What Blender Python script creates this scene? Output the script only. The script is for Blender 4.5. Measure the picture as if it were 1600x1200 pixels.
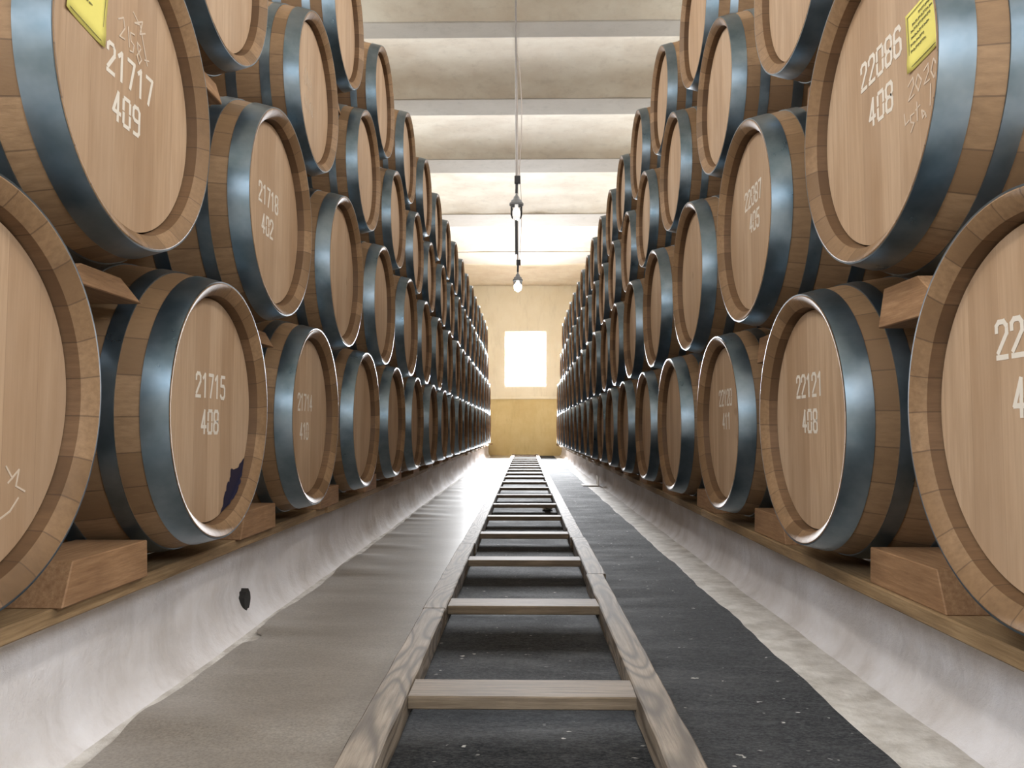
import bpy, bmesh, math, random
from mathutils import Vector, noise
PI = math.pi
R = 0.35                      # chime radius of a barrel in metres: the unit of the layout below
EYE = 2.12                    # camera height in units of R
S = bpy.context.scene
for o in list(bpy.data.objects): bpy.data.objects.remove(o)
C = S.collection
random.seed(7)

# ------------------------------------------------------------------ camera
cam = bpy.data.cameras.new('camera'); co = bpy.data.objects.new('camera', cam); C.objects.link(co)
cam.sensor_width = 36; cam.lens = 1232.88 / 1600 * 36; cam.clip_start = 0.02; cam.clip_end = 200
co.location = (0, 0, EYE * R); co.rotation_euler = (math.radians(90 + 3.3785), 0, math.radians(0.9614))
S.camera = co
# ------------------------------------------------------------------ light
S.view_settings.view_transform = 'Standard'; S.view_settings.look = 'None'
S.view_settings.gamma = 1; S.view_settings.use_curve_mapping = False
S.view_settings.exposure = 0.14
W = bpy.data.worlds.new('World'); S.world = W; W.use_nodes = True
W.node_tree.nodes['Background'].inputs[0].default_value = (0.85, 0.93, 1.0, 1)
W.node_tree.nodes['Background'].inputs[1].default_value = 3.0
FAR = 67.0                    # far wall
BACK = -9.0                   # wall behind the camera
def area(name, loc, rot, sx, sy, power, color):
    l = bpy.data.lights.new(name, 'AREA'); l.shape = 'RECTANGLE'; l.size = sx; l.size_y = sy
    l.energy = power; l.color = color
    o = bpy.data.objects.new(name, l); C.objects.link(o); o.location = loc; o.rotation_euler = rot
    return o
# daylight in the far window, daylight through the high opening behind the camera
far_light = area('daylight_far_window', (0.02, (FAR + 1.9) * R, (EYE + 6.5) * R), (math.radians(-66), 0, 0), 1.5, 2.1, 3200, (0.95, 0.97, 1.0))
far_light.data.spread = math.radians(115)
area('daylight_rear_opening', (0, (BACK - 0.6) * R, (EYE + 6.0) * R), (math.radians(90), 0, 0), 1.8, 1.5, 30, (0.90, 0.95, 1.0))

# added overhead daylight from invented openings in each side wall, above the stacks
HIGH = [(3.0 + 9.6*k) for k in range(5)]
for y_ in HIGH:
    for sg_ in (-1, 1):
        hl_ = area('added_high_daylight', (sg_*6.75*R, y_*R, (EYE + 10.2)*R), (0, math.radians(56*sg_), 0), 0.75, 1.7, 36 if y_ < 20 else 22, (1.0, 0.95, 0.88))
        hl_.data.spread = math.radians(120)

# daylight through one large window in each side wall beside the camera's end of the aisle
for sg_ in (-1, 1):
    area('daylight_side_window', (sg_*6.75*R, -4.0*R, (EYE + 5.2)*R), (0, math.radians(80*sg_), 0), 0.95, 0.95, 118, (0.82, 0.90, 1.0))

# ------------------------------------------------------------------ helpers
def link(name, me, mat=None, parent=None, loc=None):
    o = bpy.data.objects.new(name, me); C.objects.link(o)
    if mat is not None and len(me.materials) == 0: me.materials.append(mat)
    if parent: o.parent = parent
    if loc: o.location = loc
    return o
def from_bm(name, bm, mat, parent=None, loc=None, smooth=False, ang=None):
    bmesh.ops.recalc_face_normals(bm, faces=bm.faces[:])
    me = bpy.data.meshes.new(name); bm.to_mesh(me); bm.free()
    if smooth:
        for p in me.polygons: p.use_smooth = True
        if ang: me.set_sharp_from_angle(angle=math.radians(ang))
    return link(name, me, mat, parent, loc)
def tag(o, label=None, cat=None, group=None, kind=None):
    if label: o['label'] = label
    if cat: o['category'] = cat
    if group: o['group'] = group
    if kind: o['kind'] = kind
    return o
def empty(name, loc, rz=0.0):
    o = bpy.data.objects.new(name, None); C.objects.link(o); o.location = loc; o.rotation_euler = (0, 0, rz)
    o.empty_display_size = 0.1
    return o
def add_box(bm, x0, x1, y0, y1, z0, z1):
    v = [bm.verts.new((x, y, z)) for x in (x0, x1) for y in (y0, y1) for z in (z0, z1)]
    for f in ((0,1,3,2),(4,6,7,5),(0,4,5,1),(2,3,7,6),(0,2,6,4),(1,5,7,3)): bm.faces.new([v[i] for i in f])
    return v
def bevel(bm, w, seg=2):
    bmesh.ops.bevel(bm, geom=bm.edges[:], offset=w, segments=seg, profile=0.6, affect='EDGES')
def lathe(bm, prof, n=96, closed=False, axis='x'):
    rings = []
    for (a, r) in prof:
        if r < 1e-6:
            rings.append([bm.verts.new((a, 0, 0) if axis == 'x' else (0, 0, a))])
        else:
            ring = []
            for i in range(n):
                t = 2 * PI * i / n
                p = (a, r * math.cos(t), r * math.sin(t)) if axis == 'x' else (r * math.cos(t), r * math.sin(t), a)
                ring.append(bm.verts.new(p))
            rings.append(ring)
    m = len(rings)
    for k in range(m if closed else m - 1):
        A, B = rings[k], rings[(k + 1) % m]
        for i in range(n):
            j = (i + 1) % n
            if len(A) == 1 and len(B) == 1: continue
            if len(A) == 1: bm.faces.new((A[0], B[i], B[j]))
            elif len(B) == 1: bm.faces.new((A[i], B[0], A[j]))
            else: bm.faces.new((A[i], B[i], B[j], A[j]))
    return rings
def tube(bm, pts, r, n=10):
    rings = []
    for k, p in enumerate(pts):
        p = Vector(p); a = Vector(pts[max(0, k - 1)]); b = Vector(pts[min(len(pts) - 1, k + 1)])
        d = (b - a).normalized(); q = d.to_track_quat('Z', 'Y')
        rr = r[k] if isinstance(r, (list, tuple)) else r
        rings.append([bm.verts.new(p + q @ Vector((rr * math.cos(2*PI*i/n), rr * math.sin(2*PI*i/n), 0))) for i in range(n)])
    for A, B in zip(rings, rings[1:]):
        for i in range(n): bm.faces.new((A[i], A[(i+1)%n], B[(i+1)%n], B[i]))
    bm.faces.new(rings[0][::-1]); bm.faces.new(rings[-1])

# ------------------------------------------------------------------ materials
class NT:
    def __init__(s, name):
        s.m = bpy.data.materials.new(name); s.m.use_nodes = True
        s.t = s.m.node_tree; s.b = s.t.nodes['Principled BSDF']
    def n(s, typ, **kw):
        nd = s.t.nodes.new(typ)
        for k, v in kw.items():
            if k.startswith('i_'):
                key = k[2:]; nd.inputs[int(key) if key.isdigit() else key].default_value = v
            else: setattr(nd, k, v)
        return nd
    def l(s, a, b): s.t.links.new(a, b)
    def math(s, op, a, b=None, clamp=False):
        nd = s.n('ShaderNodeMath', operation=op, use_clamp=clamp)
        for i, v in enumerate((a, b)):
            if v is None: continue
            if isinstance(v, (int, float)): nd.inputs[i].default_value = v
            else: s.l(v, nd.inputs[i])
        return nd.outputs[0]
    def mix(s, fac, a, b, mode='MIX'):
        nd = s.n('ShaderNodeMix', data_type='RGBA', blend_type=mode)
        for sock, v in ((nd.inputs[0], fac), (nd.inputs[6], a), (nd.inputs[7], b)):
            if isinstance(v, (int, float)): sock.default_value = v
            elif isinstance(v, tuple): sock.default_value = (*v, 1)
            else: s.l(v, sock)
        return nd.outputs[2]
    def ramp(s, fac, stops):
        nd = s.n('ShaderNodeValToRGB'); e = nd.color_ramp.elements
        while len(e) < len(stops): e.new(0.5)
        for el, (p, c) in zip(e, stops):
            el.position = p; el.color = (*c, 1) if isinstance(c, tuple) else (c, c, c, 1)
        s.l(fac, nd.inputs[0]); return nd.outputs[0]
    def noise(s, vec, scale, detail=4, rough=0.55, sc=(1, 1, 1), loc=None):
        mp = s.n('ShaderNodeMapping'); mp.inputs['Scale'].default_value = sc
        if vec is not None: s.l(vec, mp.inputs[0])
        if loc is not None: s.l(loc, mp.inputs[1])
        nd = s.n('ShaderNodeTexNoise', i_Scale=scale, i_Detail=detail, i_Roughness=rough)
        s.l(mp.outputs[0], nd.inputs[0]); return nd.outputs[0]
    def bump(s, h, strength=0.3, dist=0.01):
        nd = s.n('ShaderNodeBump', i_Strength=strength, i_Distance=dist); s.l(h, nd.inputs['Height'])
        s.l(nd.outputs[0], s.b.inputs['Normal']); return nd
    def base(s, v): 
        if isinstance(v, tuple): s.b.inputs['Base Color'].default_value = (*v, 1)
        else: s.l(v, s.b.inputs['Base Color'])
    def rough(s, v):
        if isinstance(v, (int, float)): s.b.inputs['Roughness'].default_value = v
        else: s.l(v, s.b.inputs['Roughness'])
def coords(n): return n.n('ShaderNodeTexCoord').outputs['Object']
def rand_vec(n, k=37.0):
    r = n.n('ShaderNodeObjectInfo').outputs['Random']
    cb = n.n('ShaderNodeCombineXYZ')
    n.l(n.math('MULTIPLY', r, k), cb.inputs[0]); n.l(n.math('MULTIPLY', r, k * 1.7), cb.inputs[1]); n.l(n.math('MULTIPLY', r, k * 2.3), cb.inputs[2])
    return r, cb.outputs[0]

def mat_staves(name='oak_staves', tone=1.0):
    n = NT(name); co_ = coords(n); r, rv = rand_vec(n)
    sp = n.n('ShaderNodeSeparateXYZ'); n.l(co_, sp.inputs[0])
    a = n.math('ARCTAN2', sp.outputs[1], sp.outputs[2])
    a = n.math('ADD', n.math('MULTIPLY', a, 26 / (2 * PI)), n.math('MULTIPLY', r, 26.0))
    w = n.noise(co_, 1.0, 1, 0.5, (0.01, 4, 4), rv)
    idx = n.math('FLOOR', n.math('ADD', a, n.math('MULTIPLY', w, 0.6)))
    wn = n.n('ShaderNodeTexWhiteNoise', noise_dimensions='1D'); n.l(n.math('ADD', idx, n.math('MULTIPLY', r, 91.0)), wn.inputs['W'])
    frac = n.math('FRACT', n.math('ADD', a, n.math('MULTIPLY', w, 0.6)))
    edge = n.math('LESS_THAN', n.math('MINIMUM', frac, n.math('SUBTRACT', 1.0, frac)), 0.018)
    g = n.noise(co_, 85, 7, 0.7, (0.06, 1, 1), rv)
    st = n.noise(co_, 5, 4, 0.6, (1, 1, 1), rv)
    col = n.ramp(wn.outputs[0], [(0.0, (0.155, 0.090, 0.044)), (0.45, (0.215, 0.128, 0.064)), (1.0, (0.29, 0.180, 0.097))])
    col = n.mix(n.ramp(g, [(0.35, 0.0), (0.75, 0.75)]), col, (0.15, 0.085, 0.042), 'MIX')
    dark = n.ramp(st, [(0.28, 0.55), (0.42, 1.0)])
    col = n.mix(0.6, col, dark, 'MULTIPLY')
    col = n.mix(n.math('MULTIPLY', edge, 0.55), col, (0.06, 0.035, 0.02))
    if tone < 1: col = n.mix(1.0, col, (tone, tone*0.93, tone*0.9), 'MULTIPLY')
    n.base(col); n.rough(0.62); n.bump(n.math('SUBTRACT', g, n.math('MULTIPLY', edge, 1.5)), 0.25, 0.004)
    n.b.inputs['Specular IOR Level'].default_value = 0.35
    return n.m
def mat_head():
    n = NT('oak_head'); co_ = coords(n); r, rv = rand_vec(n)
    sp = n.n('ShaderNodeSeparateXYZ'); n.l(co_, sp.inputs[0])
    a = n.math('ADD', n.math('MULTIPLY', sp.outputs[1], 11.0), n.math('MULTIPLY', r, 31.0))
    idx = n.math('FLOOR', a); frac = n.math('FRACT', a)
    wn = n.n('ShaderNodeTexWhiteNoise', noise_dimensions='1D'); n.l(n.math('ADD', idx, n.math('MULTIPLY', r, 57.0)), wn.inputs['W'])
    edge = n.math('LESS_THAN', frac, 0.014)
    g = n.noise(co_, 110, 7, 0.7, (1, 1, 0.035), rv); g2 = n.noise(co_, 16, 4, 0.6, (1, 1, 0.12), rv)
    st = n.noise(co_, 3.2, 3, 0.6, (1, 1, 0.5), rv)
    col = n.ramp(wn.outputs[0], [(0.0, (0.37, 0.240, 0.145)), (0.5, (0.435, 0.292, 0.182)), (1.0, (0.50, 0.350, 0.230))])
    col = n.mix(n.ramp(g, [(0.40, 0.0), (0.75, 0.7)]), col, (0.29, 0.18, 0.10))
    col = n.mix(n.ramp(st, [(0.35, 0.0), (0.75, 0.35)]), col, (0.52, 0.41, 0.31))
    col = n.mix(n.ramp(g2, [(0.48, 0.0), (0.75, 0.5)]), col, (0.27, 0.165, 0.09))
    spots = n.noise(co_, 9, 3, 0.7, (1, 1, 0.5), rv)
    col = n.mix(n.ramp(spots, [(0.70, 0.0), (0.76, 0.45)]), col, (0.16, 0.09, 0.05))
    col = n.mix(n.math('MULTIPLY', edge, 0.35), col, (0.14, 0.08, 0.045))
    n.base(col); n.rough(0.58); n.bump(g, 0.12, 0.003)
    n.b.inputs['Specular IOR Level'].default_value = 0.35
    return n.m
def mat_hoop():
    n = NT('galvanised_hoop'); co_ = coords(n); r, rv = rand_vec(n)
    a = n.noise(co_, 7, 4, 0.6, (1, 1, 1), rv); b = n.noise(co_, 60, 3, 0.6, (1, 1, 1), rv)
    col = n.ramp(a, [(0.3, (0.10, 0.145, 0.18)), (0.7, (0.22, 0.265, 0.305))])
    n.base(col); n.b.inputs['Metallic'].default_value = 0.92
    n.rough(n.math('ADD', n.math('MULTIPLY', a, 0.22), n.math('ADD', 0.17, n.math('MULTIPLY', b, 0.08))))
    n.bump(a, 0.10, 0.006)
    return n.m
def mat_timber(name, c0, c1, c2, grain=(1, 0.05, 1), rings=False, rough=0.75):
    n = NT(name); co_ = coords(n); r, rv = rand_vec(n)
    g = n.noise(co_, 95, 8, 0.72, grain, rv)
    col = n.ramp(g, [(0.28, c0), (0.5, c1), (0.72, c2)])
    h = g
    if rings:
        mp = n.n('ShaderNodeMapping'); mp.inputs['Scale'].default_value = (1, 0.18, 1); n.l(co_, mp.inputs[0]); n.l(rv, mp.inputs[1])
        wv = n.n('ShaderNodeTexNoise', i_Scale=5.0, i_Detail=1.5, i_Distortion=0.4); n.l(mp.outputs[0], wv.inputs[0])
        f = n.math('SINE', n.math('MULTIPLY', wv.outputs[0], 110.0))
        f = n.math('POWER', n.math('ADD', n.math('MULTIPLY', f, 0.5), 0.5), 2.2)
        col = n.mix(n.math('MULTIPLY', f, 0.85), col, tuple(x*0.75 for x in c0))
        h = n.math('ADD', g, n.math('MULTIPLY', f, -0.35))
    d = n.noise(co_, 3, 3, 0.6, (1, 1, 1), rv)
    col = n.mix(n.ramp(d, [(0.35, 0.35), (0.6, 0.0)]), col, tuple(x * 0.5 for x in c0))
    n.base(col); n.rough(rough); n.bump(h, 0.22, 0.003)
    return n.m
def mat_plaster(name, base, dirt, scale=3.0, bump=0.35, streak=True):
    n = NT(name); co_ = coords(n)
    a = n.noise(co_, scale, 6, 0.62); b = n.noise(co_, 38, 4, 0.7); c = n.noise(co_, 6, 5, 0.7, (1, 1, 0.22) if streak else (1, 1, 1))
    col = n.mix(n.ramp(a, [(0.36, 0.0), (0.66, 0.8)]), base, dirt)
    col = n.mix(n.ramp(c, [(0.52, 0.0), (0.8, 0.5)]), col, tuple(x * 0.72 for x in dirt))
    col = n.mix(n.ramp(b, [(0.70, 0.0), (0.80, 0.45)]), col, tuple(x * 0.5 for x in dirt))
    n.base(col); n.rough(0.85); n.bump(n.math('ADD', n.math('MULTIPLY', a, 0.6), n.math('MULTIPLY', b, 0.5)), bump, 0.012)
    return n.m
def mat_plain(name, col, rough=0.6, metal=0.0, emit=None):
    n = NT(name); co_ = coords(n); a = n.noise(co_, 24, 3, 0.6)
    n.base(n.mix(n.math('MULTIPLY', a, 0.3), col, tuple(x * 0.7 for x in col))); n.rough(rough); n.b.inputs['Metallic'].default_value = metal
    if emit:
        n.b.inputs['Emission Color'].default_value = (*emit[0], 1); n.b.inputs['Emission Strength'].default_value = emit[1]
    return n.m
M = {}
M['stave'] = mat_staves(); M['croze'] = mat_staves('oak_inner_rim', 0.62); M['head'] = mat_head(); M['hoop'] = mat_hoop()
M['rail'] = mat_timber('weathered_rail', (0.12, 0.090, 0.063), (0.29, 0.232, 0.172), (0.44, 0.365, 0.285), rings=True)
M['rung'] = mat_timber('weathered_rung', (0.10, 0.072, 0.048), (0.21, 0.16, 0.11), (0.33, 0.26, 0.195), grain=(0.05, 1, 1))
M['chock'] = mat_timber('pine_chock', (0.20, 0.10, 0.045), (0.30, 0.165, 0.08), (0.42, 0.25, 0.13), grain=(1, 0.08, 1))
M['plank'] = mat_timber('pine_plank', (0.16, 0.095, 0.042), (0.28, 0.18, 0.09), (0.42, 0.29, 0.155))
M['plinth'] = mat_plaster('whitewashed_plinth', (0.84, 0.82, 0.84), (0.62, 0.57, 0.54), 3.0, 0.7)
M['margin'] = mat_plaster('whitewashed_floor', (0.76, 0.73, 0.69), (0.40, 0.36, 0.31), 9.0, 0.9, False)
M['ceiling'] = mat_plaster('painted_ceiling', (0.74, 0.67, 0.55), (0.62, 0.52, 0.40), 2.0, 0.2, False)
M['beam'] = mat_plaster('painted_beam', (0.47, 0.43, 0.375), (0.42, 0.375, 0.32), 2.0, 0.2, False)
M['wall'] = mat_plaster('cream_wall', (0.76, 0.72, 0.60), (0.70, 0.64, 0.50), 1.2, 0.15)
M['dado'] = mat_plaster('yellow_dado', (0.60, 0.50, 0.27), (0.52, 0.40, 0.19), 1.6, 0.2)
M['side'] = mat_plaster('side_wall', (0.62, 0.56, 0.46), (0.50, 0.44, 0.35), 1.6, 0.2)
M['paint'] = mat_plain('white_stencil_paint', (0.70, 0.64, 0.56), 0.7)
M['chalk'] = mat_plain('white_chalk', (0.58, 0.47, 0.37), 0.9)
M['note'] = mat_plain('yellow_paper', (0.74, 0.66, 0.17), 0.8)
M['ink'] = mat_plain('dark_ink', (0.10, 0.10, 0.05), 0.8)
M['stain'] = mat_plain('dark_wine_stain', (0.012, 0.012, 0.035), 0.5)
M['hole'] = mat_plain('dark_hole', (0.02, 0.018, 0.016), 0.9)
M['black'] = mat_plain('black_fitting', (0.02, 0.02, 0.025), 0.5)
M['grey'] = mat_plain('grey_enamel', (0.20, 0.21, 0.22), 0.45)
M['rod'] = mat_plain('grey_conduit', (0.33, 0.31, 0.30), 0.5, 0.3)
M['cord'] = mat_plain('pale_cord', (0.55, 0.48, 0.44), 0.6)
M['bulb'] = mat_plain('bulb_glow', (0.9, 0.9, 0.88), 0.4, 0, ((1, 0.97, 0.92), 5.0))
M['bulb_off'] = mat_plain('bulb_dim', (0.9, 0.9, 0.88), 0.3, 0, ((1, 0.97, 0.92), 0.7))
M['frame'] = mat_plain('white_window_frame', (0.8, 0.78, 0.74), 0.5)
M['card'] = mat_plain('pale_board', (0.62, 0.57, 0.50), 0.8)
M['paper_white'] = mat_plain('white_scrap', (0.80, 0.80, 0.78), 0.8)
def mat_glass():
    n = NT('clear_glass'); t = n.t; out = t.nodes['Material Output']
    tr = n.n('ShaderNodeBsdfTransparent'); gl = n.n('ShaderNodeBsdfGlossy'); gl.inputs['Roughness'].default_value = 0.05
    fr = n.n('ShaderNodeFresnel', i_IOR=1.45); mx = n.n('ShaderNodeMixShader')
    n.l(fr.outputs[0], mx.inputs[0]); n.l(tr.outputs[0], mx.inputs[1]); n.l(gl.outputs[0], mx.inputs[2]); n.l(mx.outputs[0], out.inputs[0])
    return n.m
M['glass'] = mat_glass()
def mat_runner():
    n = NT('grey_felt_runner'); co_ = coords(n)
    a = n.noise(co_, 2.2, 5, 0.6, (0.6, 1.6, 1)); b = n.noise(co_, 140, 3, 0.7); c = n.noise(co_, 9, 4, 0.6, (0.5, 1.5, 1))
    col = n.mix(n.ramp(a, [(0.35, 0.0), (0.7, 1.0)]), (0.29, 0.255, 0.215), (0.43, 0.40, 0.36))
    col = n.mix(n.ramp(b, [(0.35, 0.0), (0.7, 0.7)]), col, (0.15, 0.13, 0.11))
    n.base(col); n.rough(0.32); n.b.inputs['Specular IOR Level'].default_value = 1.0
    n.bump(n.math('ADD', n.math('MULTIPLY', a, 1.2), n.math('ADD', n.math('MULTIPLY', c, 0.5), n.math('MULTIPLY', b, 0.1))), 0.14, 0.015)
    return n.m
def mat_dark():
    n = NT('dark_worn_floor_felt'); co_ = coords(n)
    a = n.noise(co_, 3.0, 6, 0.65, (0.7, 1.6, 1)); b = n.noise(co_, 26, 5, 0.7, (0.55, 1.6, 1)); c = n.noise(co_, 45, 2, 0.5, (0.7, 1, 1)); e = n.noise(co_, 7, 3, 0.6)
    col = n.ramp(b, [(0.3, (0.014, 0.015, 0.017)), (0.55, (0.028, 0.030, 0.033)), (0.8, (0.07, 0.07, 0.074))])
    col = n.mix(n.ramp(a, [(0.5, 0.0), (0.75, 0.4)]), col, (0.10, 0.10, 0.10))
    fine = n.noise(co_, 150, 5, 0.75, (0.6, 1, 1)); col = n.mix(n.ramp(fine, [(0.42, 0.0), (0.66, 0.65)]), col, (0.10, 0.102, 0.106))
    crk = n.noise(co_, 14, 6, 0.75, (0.35, 1.5, 1)); col = n.mix(n.ramp(crk, [(0.62, 0.0), (0.68, 0.8)]), col, (0.008, 0.008, 0.009))
    sp = n.math('MULTIPLY', n.ramp(c, [(0.70, 0.0), (0.74, 1.0)]), n.ramp(e, [(0.48, 0.0), (0.6, 1.0)]))
    col = n.mix(sp, col, (0.55, 0.54, 0.52))
    n.base(col); n.rough(n.ramp(a, [(0.3, 0.95), (0.7, 0.75)])); n.b.inputs['Specular IOR Level'].default_value = 0.06; n.bump(n.math('ADD', fine, n.math('MULTIPLY', b, 0.6)), 0.5, 0.004)
    return n.m
M['runner'] = mat_runner(); M['dark'] = mat_dark()

# ------------------------------------------------------------------ the room
Z = EYE                       # heights below are given from the eye, in units of R
def box_obj(name, x0, x1, y0, y1, z0, z1, m, kind='structure', parent=None):
    bm = bmesh.new(); add_box(bm, x0*R, x1*R, y0*R, y1*R, (z0+Z)*R, (z1+Z)*R)
    o = from_bm(name, bm, m, parent)
    if kind: o['kind'] = kind
    return o
XW = 6.1; HC = 12.36; TOP = 13.9
box_obj('floor', -XW, XW, BACK, FAR, -EYE-0.4, -EYE, M['margin'])
for nm_, a_, b_ in (('wall_left', -XW-0.45, -XW), ('wall_right', XW, XW+0.45)):
    bm = bmesh.new(); cuts = [BACK] + [v for y_ in HIGH for v in (y_-2.5, y_+2.5)] + [FAR]
    for (y0_, y1_, z0_, z1_) in [(BACK, FAR, -EYE, 3.4), (BACK, -5.8, 3.4, 7.0), (-2.2, FAR, 3.4, 7.0), (BACK, FAR, 7.0, 9.0), (BACK, FAR, 11.4, TOP)] + [(cuts[k], cuts[k+1], 9.0, 11.4) for k in range(0, len(cuts), 2)]:
        add_box(bm, a_*R, b_*R, y0_*R, y1_*R, (z0_+Z)*R, (z1_+Z)*R)
    from_bm(nm_, bm, M['side'])['kind'] = 'structure'
def wall_with_hole(name, y0, y1, hx0, hx1, hz0, hz1, m):
    bm = bmesh.new()
    for (a, b, c, d) in ((-XW-.6, hx0, -EYE, TOP), (hx1, XW+.6, -EYE, TOP), (hx0, hx1, -EYE, hz0), (hx0, hx1, hz1, TOP)):
        add_box(bm, a*R, b*R, y0*R, y1*R, (c+Z)*R, (d+Z)*R)
    o = from_bm(name, bm, m); o['kind'] = 'structure'; return o
wall_with_hole('wall_far', FAR, FAR+0.8, -1.73, 1.77, 3.68, 8.44, M['wall'])
wall_with_hole('wall_back', BACK-0.5, BACK, -2.6, 2.6, 4.2, 8.6, M['side'])
# yellow lower part of the far wall, with its ledge
box_obj('trim_1', -XW, XW, FAR-0.10, FAR, -EYE, 2.66, M['dado'])
bm = bmesh.new(); add_box(bm, -XW*R, XW*R, (FAR-0.22)*R, FAR*R, (2.66+Z)*R, (2.86+Z)*R); bevel(bm, 0.012)
o = from_bm('trim_2', bm, M['wall']); o['kind'] = 'structure'
box_obj('baseboard_far', -2.9, 2.9, FAR-0.2, FAR-0.1, -EYE, -EYE+0.14, M['dado'])
# window in the far wall
def window():
    bm = bmesh.new(); a, b, c, d = -1.73, 1.77, 3.68, 8.44; t = 0.1
    for (x0, x1, z0, z1) in ((a, a+t, c, d), (b-t, b, c, d), (a+t, b-t, c, c+t), (a+t, b-t, d-t, d)):
        add_box(bm, x0*R, x1*R, (FAR+0.35)*R, (FAR+0.55)*R, (z0+Z)*R, (z1+Z)*R)
    w = from_bm('window_1', bm, M['frame']); w['kind'] = 'structure'
    bm = bmesh.new(); add_box(bm, (a+t)*R, (b-t)*R, (FAR+0.44)*R, (FAR+0.46)*R, (c+t+Z)*R, (d-t+Z)*R)
    from_bm('pane', bm, M['glass'], w)
window()
# ceiling: shallow vaults between painted beams
beams = [(-6.5,-5.5),(0.3,1.3),(6.2,7.2),(12.0,13.0),(17.6,18.6),(23.21,24.19),(28.8,30.3),(35.36,37.24),(44.54,47.24),(54.12,57.9)]
def ceiling():
    edges = [BACK] + [v for b in beams for v in b] + [FAR]
    bm = bmesh.new(); rows = []
    for k in range(0, len(edges), 2):
        a, b = edges[k], edges[k+1]; rise = 0.27*min(1, (b-a)/4.6)**0.5; n = 18
        for i in range(n+1):
            t = i / n; y = a + (b-a)*t
            rows.append((y, HC + 0.03 + rise * (1 - abs(2*t-1)**2.2)))
    nx = 24; prev = None
    for (y, z) in rows:
        line = []
        for i in range(nx+1):
            x = -XW + 2*XW*i/nx
            dz = noise.noise(Vector((x*0.7, y*0.9, 3.0))) * 0.03
            line.append(bm.verts.new((x*R, y*R, (z+dz+Z)*R)))
        if prev:
            for i in range(nx): bm.faces.new((prev[i], prev[i+1], line[i+1], line[i]))
        prev = line
    # closed top slab
    o = from_bm('ceiling', bm, M['ceiling'], smooth=True, ang=50); o['kind'] = 'structure'
    md = o.modifiers.new('thick', 'SOLIDIFY'); md.thickness = 0.12; md.offset = 1
    for k, (a, b) in enumerate(beams):
        bm = bmesh.new(); add_box(bm, -XW*R, XW*R, a*R, b*R, (HC+Z)*R, (HC+0.6+Z)*R); bevel(bm, 0.012)
        t = from_bm('trim_%d' % (k+3), bm, M['beam']); t['kind'] = 'structure'
ceiling()

# ------------------------------------------------------------------ plinths
def plinth(side):
    sg = -1 if side == 'left' else 1
    top = -1.17 if sg < 0 else -1.24
    xf = 3.10 if sg < 0 else 3.06
    prof = [(xf-0.20, -EYE-0.01), (xf-0.14, -EYE+0.025), (xf-0.08, -EYE+0.09), (xf-0.03, -EYE+0.22), (xf+0.005, -EYE+0.38), (xf+0.0, -EYE+0.55),
            (xf, top-0.2), (xf+0.01, top-0.08), (xf+0.04, top-0.02), (xf+0.1, top), (xf+0.5, top), (XW-0.1, top)]
    bm = bmesh.new(); prev = None; y = BACK + 0.02
    ys = []
    while y < FAR - 0.12: ys.append(y); y += 0.09 if y < 20 else 0.22
    ys.append(FAR - 0.12)
    for y in ys:
        line = []
        for k, (x, z) in enumerate(prof):
            p = Vector((x*1.5, y*0.9, z*2.2 + (5 if sg > 0 else 0)))
            d = (noise.noise(p) * 0.06 + noise.noise(p*4.1) * 0.022 + (noise.noise(p*11) * 0.03 if 1 <= k <= 4 else 0)) * (0.0 if k >= 10 else 0.25 if k == 9 else 0.45 if k < 3 else 1.0)
            if k <= 2: d += noise.noise(Vector((y*0.8, k, 9+sg))) * 0.03
            dz = noise.noise(p*2.0 + Vector((0, 0, 7))) * 0.02 if 6 <= k <= 8 else 0
            line.append(bm.verts.new((sg*(x + d)*R, y*R, (z + dz + Z)*R)))
        if prev:
            for i in range(len(prof)-1): bm.faces.new((prev[i], prev[i+1], line[i+1], line[i]))
        prev = line
    o = from_bm('whitewashed_plinth', bm, M['plinth'], smooth=True)
    tag(o, 'long whitewashed masonry plinth under the %s barrel stack' % side, 'plinth', kind=None)
    # small dark drain hole at its foot
    hb = bmesh.new(); n = 18
    hy, hz = (8.75, -1.86) if sg < 0 else (8.3, -1.93)
    hx = xf - 0.045
    rim = []
    for i in range(n):
        t = 2*PI*i/n; r = 0.09 * (1 + 0.4*noise.noise(Vector((math.cos(t)*2, math.sin(t)*2, sg*4))))
        rim.append((hy + r*math.cos(t)*1.1, hz + r*math.sin(t)*1.2))
    A = [hb.verts.new((sg*hx*R, a*R, (b+Z)*R)) for a, b in rim]; B = [hb.verts.new((sg*(hx+0.12)*R, a*R, (b+Z)*R)) for a, b in rim]
    hb.faces.new(A); hb.faces.new(B)
    for i in range(n): hb.faces.new((A[i], A[(i+1) % n], B[(i+1) % n], B[i]))
    from_bm('drain_hole', hb, M['hole'], o)['label'] = 'dark broken drain hole at the foot of the plinth'
    return o
plinth('left'); plinth('right')

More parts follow.
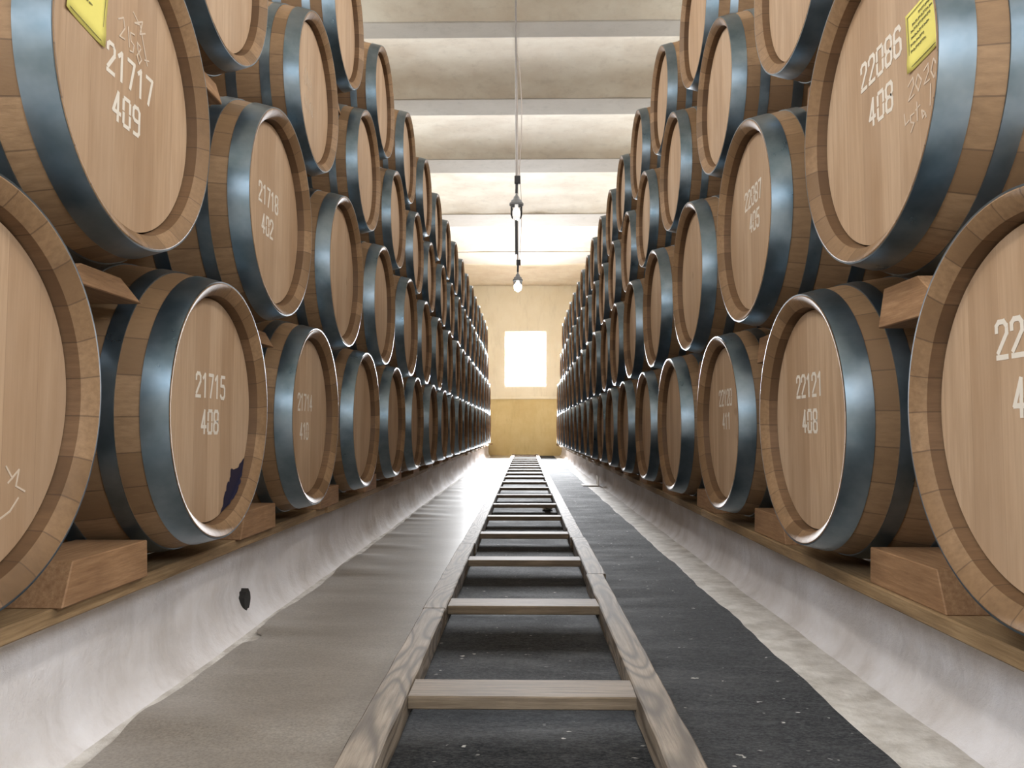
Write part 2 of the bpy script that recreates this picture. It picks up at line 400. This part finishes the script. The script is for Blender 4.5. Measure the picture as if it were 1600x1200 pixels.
# ------------------------------------------------------------------ floor coverings
def strip(name, edgeL, edgeR, y0, y1, z0, th, mat, wob, seed, wrinkle=0.0, nx=14):
    bm = bmesh.new(); prev = None; y = y0; ys = []
    while y < y1: ys.append(y); y += 0.10 if y < 22 else 0.4
    ys.append(y1)
    for y in ys:
        a = edgeL(y) + wob[0]*noise.noise(Vector((y*0.7, seed, 0))) + wob[0]*0.4*noise.noise(Vector((y*2.9, seed, 2)))
        b = edgeR(y) + wob[1]*noise.noise(Vector((y*0.6, seed, 5))) + wob[1]*0.4*noise.noise(Vector((y*2.7, seed, 7)))
        line = []
        for i in range(nx+1):
            t = i/nx; x = a + (b-a)*t
            h = wrinkle * max(0, noise.noise(Vector((x*0.5, y*1.3, seed)))) * max(0, 1-abs(t*1.6)) 
            line.append(bm.verts.new((x*R, y*R, (z0+th+h)*R)))
        line = [bm.verts.new((a*R, y*R, z0*R))] + line + [bm.verts.new((b*R, y*R, z0*R))]
        if prev:
            for i in range(len(line)-1): bm.faces.new((prev[i], prev[i+1], line[i+1], line[i]))
        prev = line
    return from_bm(name, bm, mat, smooth=True, ang=40)
o = strip('floor_felt', lambda y: -1.6, lambda y: 2.36, 1.0, FAR-0.25, 0.0, 0.012, M['dark'], (0.0, 0.05), 3)
tag(o, 'worn black floor covering flecked with white, under and right of the wooden track', 'floor covering')
def tear(y):   # the torn corner near the plinth
    return -2.80 + (0.10 if 7.9 < y < 8.25 else 0)
o = strip('floor_runner', tear, lambda y: -0.98, 1.0, FAR-0.3, 0.012, 0.014, M['runner'], (0.06, 0.0), 11, 0.10)
tag(o, 'smooth grey runner laid on the floor left of the wooden track', 'floor covering')

# ------------------------------------------------------------------ the ladder-like track
def track():
    t = empty('wooden_track', (0, 3.2*R, 0.026*R))
    tag(t, 'weathered wooden track like a ladder, lying along the middle of the aisle floor', 'track')
    loc0 = Vector(t.location)
    rt = 0.20; y_end = 64.5
    for sg, cx, cuts in ((-1, -0.962, [3.2, 8.55, 13.4, 22.5, 33.0, 44.5, 55.0, y_end]), (1, 0.93, [3.2, 10.6, 14.2, 24.0, 35.5, 47.0, 57.5, y_end])):
        for k, (a, b) in enumerate(zip(cuts, cuts[1:])):
            bm = bmesh.new(); w = 0.12 + random.uniform(-0.008, 0.01); dx = random.uniform(-0.018, 0.018)
            n = max(4, int((b-a)/0.15)); prev = None
            for i in range(n+1):
                y = a + 0.012 + (b-a-0.024)*i/n
                e0 = 0.010*noise.noise(Vector((y*2.3, k, sg))) ; e1 = 0.010*noise.noise(Vector((y*2.1, k+9, sg)))
                c = 0.012
                sec = [(-w+e0, 0), (-w+e0, rt-c), (-w+e0+c, rt), (w+e1-c, rt), (w+e1, rt-c), (w+e1, 0)]
                ring = [bm.verts.new(((cx+dx+x)*R, y*R-loc0.y, z*R)) for x, z in sec]
                if prev:
                    for j in range(6): bm.faces.new((prev[j], prev[(j+1) % 6], ring[(j+1) % 6], ring[j]))
                else: bm.faces.new(ring[::-1])
                prev = ring
            bm.faces.new(prev)
            from_bm('rail', bm, M['rail'], t)
    k = 0; y = 6.235
    while y < y_end - 0.3:
        w = 0.40 if k < 2 else random.uniform(0.30, 0.40)
        bm = bmesh.new(); add_box(bm, -0.86*R, 0.83*R, (y-w)*R-loc0.y, y*R-loc0.y, (rt-0.125)*R, (rt-0.03)*R); bevel(bm, 0.003, 1)
        from_bm('rung', bm, M['rung'], t)
        y += 3.02 + random.uniform(-0.10, 0.10); k += 1
track()

# ------------------------------------------------------------------ barrels
L = 2.7; RB = 1.185; RH = 0.13      # length, bilge radius, head recess (units of R)
def rad(w):                          # outer radius at depth w from the face
    u = (w - L/2) / (L/2); return 1 + (RB-1) * (1 - abs(u)**2.0)
def barrel_meshes():
    ms = {}
    bm = bmesh.new()
    prof = [(0.24, 0.885), (0.06, 0.905), (0.05, 0.915), (0.006, 0.975), (0.0, 0.992)]
    outer = [(w, rad(w)) for w in [0.004] + [L*i/26 for i in range(1, 26)] + [L-0.004]]
    full = prof + outer + [(L, 0.992), (L-0.006, 0.975), (L-0.05, 0.915), (L-0.06, 0.905), (L-0.24, 0.885)]
    lathe(bm, [((L/2 - w)*R, r*R) for w, r in full], 104)
    me = bpy.data.meshes.new('staves'); bmesh.ops.recalc_face_normals(bm, faces=bm.faces[:]); bm.to_mesh(me); bm.free()
    for p in me.polygons: p.use_smooth = True
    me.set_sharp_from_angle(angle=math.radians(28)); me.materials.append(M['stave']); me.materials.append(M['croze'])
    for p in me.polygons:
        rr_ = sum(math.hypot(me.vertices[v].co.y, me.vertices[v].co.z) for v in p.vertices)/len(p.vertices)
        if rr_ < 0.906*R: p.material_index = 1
    ms['staves'] = me
    for nm, s in (('head', 1), ('head_back', -1)):
        bm = bmesh.new()
        x0 = (L/2 - RH) * R * s; x1 = (L/2 - RH - 0.07) * R * s
        lathe(bm, [(x0, 0), (x0, 0.884*R), (x1, 0.884*R), (x1, 0)], 96)
        me = bpy.data.meshes.new('head'); bmesh.ops.recalc_face_normals(bm, faces=bm.faces[:]); bm.to_mesh(me); bm.free()
        me.materials.append(M['head']); ms[nm] = me
    th = 0.009
    for k, (a, b) in enumerate(((0.003, 0.178), (0.335, 0.445), (0.72, 0.84))):
        for s in (1, -1):
            bm = bmesh.new(); n = 5
            up = [(a + (b-a)*i/n) for i in range(n+1)]
            ring = [(w, rad(w) + th) for w in up] + [(w, rad(w) - 0.01) for w in reversed(up)]
            lathe(bm, [(s*(L/2 - w)*R, r*R) for w, r in ring], 104, closed=True)
            me = bpy.data.meshes.new('hoop'); bmesh.ops.recalc_face_normals(bm, faces=bm.faces[:]); bm.to_mesh(me); bm.free()
            for p in me.polygons: p.use_smooth = True
            me.set_sharp_from_angle(angle=math.radians(35)); me.materials.append(M['hoop']); ms['hoop%d%d' % (k, s)] = me
    return ms
BM_ = barrel_meshes()
LEFT = dict(B=(2.493, 0.173, 3.549, 1.043), C=(2.475, 2.224, 2.037, 1.034), D=(2.546, 4.215, 3.686, 0.944), E=(2.535, 6.017, 8.217, 0.961))
RIGHT = dict(B=(2.297, 0.099, 3.739, 1.036), C=(2.290, 2.203, 2.374, 1.041), D=(2.422, 4.323, 4.138, 0.954), E=(2.547, 6.290, 9.049, 0.972))
SP = dict(L=dict(B=2.963, C=2.970, D=3.036, E=3.024), R=dict(B=2.968, C=2.964, D=3.029, E=3.017))
def centres(side):
    T = LEFT if side == 'L' else RIGHT; sp = SP[side]; pos = {}
    dm = 0.17 if side == 'L' else 0.30
    clip = lambda v, m: max(-m, min(m, v))
    for i in range(0, 19): pos['B', i] = T['B'][2] + sp['B']*i
    for i in range(1, 19):
        lat = (pos['B', i-1] + pos['B', i])/2; pos['C', i] = lat + clip(T['C'][2] + sp['C']*i - lat, 0.2)
    for i in range(1, 18):
        lat = (pos['C', i] + pos['C', i+1])/2; pos['D', i] = lat + clip(T['D'][2] + sp['D']*i - lat, dm)
    for i in range(1, 16):
        lat = (pos['D', i+1] + pos['D', i+2])/2; pos['E', i] = lat + clip(T['E'][2] + sp['E']*i - lat, 0.06 if side == 'L' else 0.25)
    return T, pos
ORD = ['first','second','third','fourth','fifth','sixth','seventh','eighth','ninth','tenth','eleventh','twelfth','thirteenth','fourteenth','fifteenth','sixteenth','seventeenth','eighteenth','nineteenth']
ROWN = dict(B='bottom row', C='second row up', D='third row up', E='top row')
PARTS = ['staves', 'head', 'head_back', 'hoop01', 'hoop11', 'hoop21', 'hoop2-1', 'hoop1-1', 'hoop0-1']
def part_name(p): return 'hoop' if p.startswith('hoop') else 'head' if p.startswith('head') else 'staves'
proto = empty('wine_barrel', (0, 0, 0))
for p in PARTS: link(part_name(p), BM_[p], None, proto, (0, 0, RB*R))
def copy_tree(o):
    c = o.copy(); C.objects.link(c)
    for ch in o.children:
        d = ch.copy(); C.objects.link(d); d.parent = c
    return c
# --- stencil lettering
DIG = {
 '0': [[(0,.1),(0,.42)],[(0,.58),(0,.9)],[(0.06,1),(.44,1)],[(.5,.9),(.5,.58)],[(.5,.42),(.5,.1)],[(.44,0),(.06,0)]],
 '1': [[(.05,.82),(.28,1),(.28,.0)]],
 '2': [[(0,.74),(0,.9),(.12,1),(.38,1),(.5,.88),(.5,.66),(.05,.14)],[(0,0),(.5,0)]],
 '4': [[(.34,.0),(.34,.44)],[(.34,.54),(.34,1),(0,.28),(.26,.28)],[(.42,.28),(.52,.28)]],
 '5': [[(.5,1),(.06,1)],[(.03,.9),(.03,.58),(.38,.58),(.5,.46),(.5,.14),(.38,0),(.12,0),(0,.12)]],
 '6': [[(.5,.84),(.38,1),(.12,1),(0,.88),(0,.56)],[(0,.44),(0,.12),(.12,0),(.38,0),(.5,.12),(.5,.44),(.38,.55),(.12,.55)]],
 '7': [[(0,1),(.5,1),(.2,0)]],
 '8': [[(.08,.53),(0,.64),(0,.88),(.1,1),(.2,1)],[(.3,1),(.4,1),(.5,.88),(.5,.64),(.42,.53)],[(.08,.47),(0,.36),(0,.12),(.1,0),(.2,0)],[(.3,0),(.4,0),(.5,.12),(.5,.36),(.42,.47)],[(.1,.5),(.4,.5)]],
 '9': [[(.5,.5),(.12,.5),(0,.6),(0,.88),(.12,1),(.38,1),(.5,.88),(.5,.12),(.4,0),(.08,0)]],
 '3': [[(0,.9),(.1,1),(.38,1),(.5,.88),(.5,.62),(.4,.52),(.2,.52)],[(.42,.46),(.5,.38),(.5,.12),(.38,0),(.1,0),(0,.1)]],
}
LAY = [0]
def stroke(bm, pts, w, x, th=0.0003):
    # a flat painted stroke in the y/z plane; every segment a hair above the last so that no two lie in one plane
    for (a, b) in zip(pts, pts[1:]):
        LAY[0] = (LAY[0] + 1) % 9; xx = x; x = xx + LAY[0]*0.00007
        a = Vector((0, *a)); b = Vector((0, *b)); d = b - a
        if d.length < 1e-6: x = xx; continue
        d.normalize(); nn = Vector((0, -d.z, d.y)) * w/2; e = d * w * 0.35
        q = [a-e-nn, b+e-nn, b+e+nn, a-e+nn]
        lo = [bm.verts.new((x, p.y, p.z)) for p in q]; hi = [bm.verts.new((x+th, p.y, p.z)) for p in q]
        bm.faces.new(hi)
        for i in range(4): bm.faces.new((lo[i], lo[(i+1) % 4], hi[(i+1) % 4], hi[i]))
        x = xx
XH = (L/2 - RH) * R
def stencil(barrel, text, cy, cz, h=0.175, adv=0.122, tilt=0.0):
    bm = bmesh.new(); n = len(text); x0 = -adv*n/2; ct, st = math.cos(tilt), math.sin(tilt)
    for k, ch in enumerate(text):
        for s in DIG[ch]:
            pts = []
            for (a, b) in s:
                u = x0 + k*adv + a*h*0.92 + 0.012; v = (b-0.5)*h
                pts.append(((cy + u*ct - v*st)*R, (cz + u*st + v*ct)*R))
            stroke(bm, pts, 0.026*R, XH + 0.0002)
    o = from_bm('stencil_number', bm, M['paint'], barrel, (0, 0, RB*R)); o['label'] = 'white stencilled number ' + text
    return o
def chalk(barrel, strokes, w=0.010):
    bm = bmesh.new()
    for s in strokes: stroke(bm, [(a*R, b*R) for a, b in s], w*R, XH + 0.0002, 0.0006)
    o = from_bm('chalk_writing', bm, M['chalk'], barrel, (0, 0, RB*R)); o['label'] = 'pale chalk handwriting'
def scribble(cy, cz, w, h, n, seed):
    rnd = random.Random(seed); out = []
    for k in range(n):
        a = cy - w/2 + w*k/n; p = [(a + rnd.uniform(0, w/n), cz + rnd.uniform(-h/2, h/2)) for _ in range(4)]
        out.append(p)
    return out
def rot(pts, cy, cz, t):
    c, s = math.cos(t), math.sin(t)
    return [(cy + a*c - b*s, cz + a*s + b*c) for a, b in pts]
def note(barrel, cy, cz, w, h, t, lines):
    bm = bmesh.new(); nx = 8; rows = []
    for j in range(7):
        row = []
        for i in range(nx+1):
            a = -w/2 + w*i/nx; b = -h/2 + h*j/6
            lift = 0.012 * (abs(2*i/nx-1)**4) * (1 if j < 2 else 0.4)
            y, z = rot([(a, b)], cy, cz, t)[0]; row.append(bm.verts.new((XH + (0.004+lift)*R, y*R, z*R)))
        rows.append(row)
    for A, B in zip(rows, rows[1:]):
        for i in range(nx): bm.faces.new((A[i], A[i+1], B[i+1], B[i]))
    o = from_bm('paper_note', bm, M['note'], barrel, (0, 0, RB*R), smooth=True); o['label'] = 'yellow printed paper note'
    md = o.modifiers.new('thick', 'SOLIDIFY'); md.thickness = 0.0006; md.offset = -1
    bm = bmesh.new(); rnd = random.Random(5)
    x = XH + 0.0075*R
    for (a0, a1, b) in lines:                       # small print: rows of short dashes
        u = a0
        while u < a1:
            du = rnd.uniform(0.012, 0.03); 
            for dz in (0.003,):
                stroke(bm, [(p*R, q*R) for p, q in rot([(u, b+dz), (min(u+du, a1), b+dz+rnd.uniform(-.004, .004))], cy, cz, t)], 0.006*R, x, 0.0004)
            stroke(bm, [(p*R, q*R) for p, q in rot([(u, b-0.007), (u, b+0.007)], cy, cz, t)], 0.004*R, x, 0.0004)
            u += du + 0.012
    m_ = 0.025
    fr = [(-w/2+m_, -h/2+m_), (w/2-m_, -h/2+m_), (w/2-m_, h/2-m_), (-w/2+m_, h/2-m_), (-w/2+m_, -h/2+m_)]
    stroke(bm, [(p*R, q*R) for p, q in rot(fr, cy, cz, t)], 0.004*R, x, 0.0004)
    q = from_bm('printed_text', bm, M['ink'], o); q['label'] = 'dark printed lines of text and border'

NUM = {('L','C',1): ('21717 over 409', [('21717', -0.045, 0.075), ('409', -0.085, -0.192)]),
       ('L','B',1): ('21715 over 408', [('21715', -0.115, 0.188), ('408', -0.12, -0.103)]),
       ('L','B',2): ('21714 over 410', [('21714', -0.27, 0.155), ('410', -0.29, -0.18)]),
       ('L','C',2): ('21718 over 402', [('21718', -0.26, 0.09), ('402', -0.28, -0.20)]),
       ('R','C',1): ('22086 over 408', [('22086', 0.16, 0.272), ('408', 0.152, -0.03)]),
       ('R','B',1): ('22121 over 408', [('22121', 0.085, 0.278), ('408', 0.092, -0.02)]),
       ('R','C',2): ('22087 over 405', [('22087', 0.18, 0.24), ('405', 0.22, -0.032)]),
       ('R','B',2): ('22120 over 411', [('22120', 0.17, 0.295), ('411', 0.20, 0.014)]),
       ('R','B',0): ('22122 over 408', [('22122', 0.03, 0.355), ('408', 0.03, 0.06)])}
PUT = []
first = True
for side in 'LR':
    T, pos = centres(side); sg = -1 if side == 'L' else 1; sname = 'left' if side == 'L' else 'right'
    rnd = random.Random(3 if side == 'L' else 8)
    for (row, i), y in pos.items():
        X, zc, _, s = T[row]
        j = rnd.uniform(-0.022, 0.022) if (row, i) not in (('B', 0), ('C', 1)) else 0
        o = proto if first else copy_tree(proto); first = False
        o.location = (sg*(X + j + L/2*s)*R, y*R, (zc + Z - RB*s)*R)
        o.rotation_euler = (0, 0, 0 if sg < 0 else PI); o.scale = (s, s, s)
        nth = ORD[i if row == 'B' else i-1]
        info = NUM.get((side, row, i))
        base = 'oak barrel stencilled %s' % info[0].replace('over', 'above') if info else 'oak barrel'
        lab = '%s, %s from the camera, %s, %s stack' % (base, nth, ROWN[row], sname)
        tag(o, lab, 'barrel', 'oak barrels stacked on the %s side of the aisle' % sname)
        PUT.append((side, row, i, o))
for side, row, i, o in PUT:
    info = NUM.get((side, row, i))
    if info:
        for (tx, a, b) in info[1]:
            T_ = (LEFT if side == 'L' else RIGHT)[row]; s = T_[3]; kk = 1.02; c_ = centres(side)[1][row, i]
            a = (c_ + a)*kk - c_ if side == 'L' else c_ - (c_ - a)*kk; b = (T_[1] + b)*kk - T_[1]
            stencil(o, tx, a/s, b/s)
    k = (side, row, i)
    if k == ('L', 'C', 1):
        note(o, -0.47, 0.40, 0.40, 0.50, -0.10, [(-0.12, 0.05, -0.08), (-0.14, 0.02, 0.0), (-0.12, 0.1, 0.08), (-0.1, 0.08, 0.14)])
        two = [(-.22,.36),(-.16,.40),(-.14,.34),(-.20,.26),(-.14,.27)]
        chalk(o, [[(p+.09, q+.04) for p, q in st__] for st__ in [two, [(-.10,.37),(-.08,.25)], [(-.02,.36),(-.07,.35),(-.06,.30),(-.02,.29),(-.03,.24),(-.07,.23)],
                  [(.06,.32),(.02,.33),(.03,.28),(.08,.24),(.05,.20),(.02,.24),(.07,.31)], [(-.04,.50),(.04,.46),(-.02,.44),(.08,.50),(.05,.40),(.12,.44)], [(.05,.46),(.16,.24)], [(.12,.26),(.18,.28)]]])
    if k == ('R', 'C', 1):
        note(o, 0.60, 0.23, 0.36, 0.37, 0.05, [(-0.02, 0.12, 0.12), (-0.10, 0.13, 0.085), (-0.12, 0.10, 0.05), (-0.12, 0.08, 0.01), (-0.13, 0.02, -0.03), (-0.13, 0.05, -0.07)])
        z0 = -.03
        chalk(o, [[(p-.09, q) for p, q in st__] for st__ in [[(.50,z0),(.56,z0+.03),(.57,z0-.02),(.50,z0-.09),(.57,z0-.08)], [(.62,z0+.02),(.59,z0-.03),(.62,z0-.08),(.66,z0-.03),(.62,z0+.02)],
                  [(.69,z0+.01),(.74,z0+.03),(.74,z0-.02),(.69,z0-.07),(.75,z0-.07)], [(.80,z0+.03),(.77,z0-.03),(.80,z0-.08),(.84,z0-.03),(.80,z0+.03)],
                  [(.44,-.18),(.45,-.25),(.50,-.24)], [(.56,-.22),(.52,-.22),(.52,-.26),(.56,-.28),(.52,-.32)], [(.60,-.17),(.60,-.28)], [(.58,-.21),(.63,-.20)], [(.68,-.26),(.65,-.24),(.66,-.29),(.69,-.27),(.70,-.30)], [(.76,-.13),(.75,-.25)]]])
    if k == ('L', 'D', 2): chalk(o, scribble(-0.15, 0.12, 0.4, 0.3, 7, 4) + scribble(-0.1, -0.2, 0.4, 0.2, 6, 9))
    if k == ('L', 'B', 0): chalk(o, [[(.42,-.42),(.50,-.36),(.48,-.44),(.55,-.47)], [(.34,-.60),(.44,-.56),(.50,-.50)], [(.40,-.34),(.45,-.40)]])
    if k == ('L', 'B', 1):
        bm = bmesh.new(); rr = random.Random(2); up = []; lo = []        # dark splintered wine stain along the lower far rim
        n = 26
        for q in range(n+1):
            t = -1.28 + 0.80*q/n; f = math.sin(PI*q/n)
            r0 = 0.882 - 0.17*f*(0.75+0.5*rr.random()); lo.append((r0*math.cos(t), r0*math.sin(t)))
            up.append((0.882*math.cos(t), 0.882*math.sin(t)))
        A = [bm.verts.new((XH+0.0008, a*R, b*R)) for a, b in lo]; B = [bm.verts.new((XH+0.0008, a*R, b*R)) for a, b in up]
        D = []
        for q in range(n+1):                                            # runs up the inner wall of the chime
            t = -1.28 + 0.80*q/n; f = math.sin(PI*q/n)*(0.35+0.65*rr.random()); dd = 0.034*f
            D.append(bm.verts.new((XH + dd*R, (0.880)*math.cos(t)*R, 0.880*math.sin(t)*R)))
        for q in range(n):
            bm.faces.new((A[q], A[q+1], B[q+1], B[q])); bm.faces.new((B[q], B[q+1], D[q+1], D[q]))
        st_ = from_bm('wine_stain', bm, M['stain'], o, (0, 0, RB*R)); st_['label'] = 'jagged dark stain where wine leaked at the rim'

# ------------------------------------------------------------------ chocks and planks
def prism(name, sec, x0, x1, m):     # sec: (y, z) outline in units, extruded along x, origin at its base centre
    cy = sum(p[0] for p in sec)/len(sec); bz = min(p[1] for p in sec); cx = (x0+x1)/2
    bm = bmesh.new()
    A = [bm.verts.new(((x0-cx)*R, (y-cy)*R, (z-bz)*R)) for y, z in sec]; B = [bm.verts.new(((x1-cx)*R, (y-cy)*R, (z-bz)*R)) for y, z in sec]
    bm.faces.new(A[::-1]); bm.faces.new(B); n = len(sec)
    for i in range(n): bm.faces.new((A[i], A[(i+1) % n], B[(i+1) % n], B[i]))
    bevel(bm, 0.0025, 1)
    return from_bm(name, bm, m, None, (cx*R, cy*R, (bz+Z)*R))
LOW = dict(C=('B', -1), D=('C', 0), E=('D', 1))
for side in 'LR':
    T, pos = centres(side); sg = -1 if side == 'L' else 1; sname = 'left' if side == 'L' else 'right'
    ptop = -1.17 if sg < 0 else -1.24
    for (row, i), y in pos.items():
        X, zc, _, s = T[row]
        if row == 'B':
            if i > 9: continue
            w0, w1 = 0.27, 0.80
            base = zc - RB*s; top = zc - 0.93*s
            rr = rad(0.62)*s; reach = math.sqrt(max(0, rr*rr - (zc-top)**2))
            a = y - reach - 0.06; b = a - 0.95
            sec = [(b-0.10, base), (a+0.02, base), (a, top), (b, top)]
            if i == 0: sec = [(p-0.0, q) for p, q in sec]
            o = prism('wedge_block', sec, sg*(X+w0), sg*(X+w1), M['chock'])
            tag(o, 'wooden wedge block beside the near flank of the %s barrel, bottom row, %s' % (ORD[i], sname), 'wedge block', 'wedge blocks under the bottom rows')
        else:
            if i > 8: continue
            lr, off = LOW[row]; y1, y2 = pos[lr, i+off], pos[lr, i+off+1]; Xl, zl, _, sl = T[lr]
            w0, w1 = 0.24, 0.66; ru = rad(0.70)*s; rl = rad(0.70)*sl + 0.01
            top = zc - ru - 0.012
            hb = top - zl - (0.13 if sg < 0 else 0.27); q = math.sqrt(rl*rl - hb*hb)
            a, b = y1 + q + 0.01, y2 - q - 0.01
            ht = top - zl; q2 = math.sqrt(max(0, rl*rl - ht*ht)); mid = min(max(y, a+0.3), b-0.3)
            if b - a < 0.4: continue
            if b - a > 1.1: c_ = (a+b)/2; a, b = max(a, mid-0.55), min(b, mid+0.55)
            th = 0.13 if sg < 0 else 0.27
            sec = [(a, top-th), (b, top-th), (min(mid+0.24, b-0.05), top), (max(mid-0.24, a+0.05), top)]
            o = prism('barrel_chock', sec, sg*(max(X, Xl)+w0), sg*(X+w1), M['chock'])
            tag(o, 'small wooden chock wedged under the %s barrel, %s, %s stack' % (ORD[i-1], ROWN[row], sname), 'chock', 'chocks between the barrel rows')
    # long planks on the plinth
    zb = T['B'][1] - RB*T['B'][3]
    for (xa, xb, tt, nm) in ((T['B'][0]+0.28, T['B'][0]+0.72, 0, 'front'), (T['B'][0]+1.15, T['B'][0]+1.65, 0, 'rear')):
        y = 1.2; k = 0
        while y < FAR-1.5:
            ln = min(random.uniform(7.5, 10.5), FAR-0.6-y); dx = random.uniform(-0.05, 0.05)
            bm = bmesh.new(); h = zb - ptop - 0.004
            add_box(bm, (xa+dx)*R, (xb+dx)*R, 0, (ln-0.05)*R, 0, h*R)
            if sg < 0:
                for v in bm.verts: v.co.x *= -1
            bevel(bm, 0.004, 1)
            o = from_bm('support_plank', bm, M['plank'], None, (0, y*R, (ptop+0.004+Z)*R))
            tag(o, 'pale pine plank in the %s line on the %s plinth, %s from the camera' % (nm, sname, ORD[k]), 'plank', 'planks under the bottom rows')
            y += ln; k += 1

# ------------------------------------------------------------------ hanging lamps
def lamp(name, label, px, y, zbot, ztop, r, glow, long_rod):
    t = empty(name, (px*R, y*R, (zbot+Z)*R)); tag(t, label, 'lamp', 'lamps hanging along the middle of the aisle')
    h = (ztop - zbot); hc = 0.42*h
    def P(nm, bm, m, smooth=True): return from_bm(nm, bm, m, t, smooth=smooth, ang=40)
    bm = bmesh.new()      # glass jar
    lathe(bm, [(0.0, 0.0), (0.008*h*R, 0.35*r*R), (0.06*h*R, 0.72*r*R), (0.18*h*R, 0.86*r*R), (0.60*h*R, 0.90*r*R)], 28, axis='z')
    P('glass_jar', bm, M['glass'])
    bm = bmesh.new(); lathe(bm, [(0.05*h*R, 0), (0.07*h*R, (0.5 if glow else 0.4)*r*R), (0.16*h*R, (0.8 if glow else 0.6)*r*R), (0.34*h*R, (0.82 if glow else 0.6)*r*R), (0.52*h*R, 0.26*r*R), (0.62*h*R, 0.26*r*R)], 24, axis='z')
    P('bulb', bm, M['bulb'] if glow else M['bulb_off'])
    bm = bmesh.new()      # stepped cap
    lathe(bm, [(0.56*h*R, 0.90*r*R), (0.58*h*R, 1.05*r*R), (0.66*h*R, 1.05*r*R), (0.70*h*R, 0.85*r*R), (0.78*h*R, 0.80*r*R), (0.82*h*R, 0.50*r*R), (0.92*h*R, 0.42*r*R), (1.0*h*R, 0.16*r*R), (1.12*h*R, 0.14*r*R), (1.13*h*R, 0)], 28, axis='z')
    P('lamp_cap', bm, M['grey'])
    bm = bmesh.new(); zc = ztop + 0.38 - zbot
    tube(bm, [(0, 0, 1.08*h*R), (0.01*R, 0, zc*R)], 0.035*R); P('socket_lead', bm, M['black'])
    bm = bmesh.new(); add_box(bm, -0.05*R, 0.10*R, -0.05*R, 0.05*R, (zc-0.10)*R, (zc+0.10)*R); bevel(bm, 0.006)
    P('cable_clip', bm, M['black'], False)
    zt = HC + (0.18 if y < 20 else 0.28) - zbot
    bm = bmesh.new(); tube(bm, [(0.0, 0, zc*R), (-0.02*R, 0, zt*R)], 0.026*R); P('hanging_rod', bm, M['rod'] if long_rod else M['cord'])
    bm = bmesh.new(); pts = [((0.05 + 0.08*math.sin(PI*q/16))*R*(1 if q < 16 else 0.4), -0.01*R, (zc + (zt-zc)*0.5*q/16)*R) for q in range(17)]
    tube(bm, pts, 0.011*R, 6); P('flex_cord', bm, M['cord'])
    if not long_rod:
        bm = bmesh.new(); tube(bm, [(-0.04*R, 0, (6.08-zbot)*R), (-0.05*R, 0, (7.45-zbot)*R)], 0.055*R)
        P('dark_sleeve', bm, M['black'])
lamp('hanging_lamp', 'clear glass jar lamp with grey cap, nearer of the two hanging over the aisle', -0.211, 19.1, 5.17, 5.78, 0.165, False, True)
lamp('hanging_lamp', 'glowing white lamp, farther of the two hanging over the aisle', -0.254, 27.0, 4.80, 5.42, 0.165, True, False)

# ------------------------------------------------------------------ small things on the floor
bm = bmesh.new()                      # L-shaped pale board at the right plinth
th = 0.03
for (x0, x1, z0, z1) in ((2.18, 2.80, 0.0, th), (2.80-th, 2.80, th, 0.36)):
    add_box(bm, (x0-2.5)*R, (x1-2.5)*R, -0.45*R, 0.45*R, z0*R, z1*R)
bevel(bm, 0.002, 1)
o = from_bm('angled_board', bm, M['card'], None, (2.5*R, 30.6*R, 0.014*R)); tag(o, 'bent pale board standing at the foot of the right plinth', 'board')
bm = bmesh.new(); bmesh.ops.create_icosphere(bm, subdivisions=3, radius=0.12*R)
for v in bm.verts:
    v.co *= 1 + 0.55*noise.noise(v.co*60); v.co.z = max(v.co.z*0.7, -0.05*R)
o = from_bm('paper_scrap', bm, M['paper_white'], None, (0.58*R, 21.3*R, (0.014+0.05)*R)); tag(o, 'crumpled white scrap lying inside the wooden track by its right rail', 'scrap')
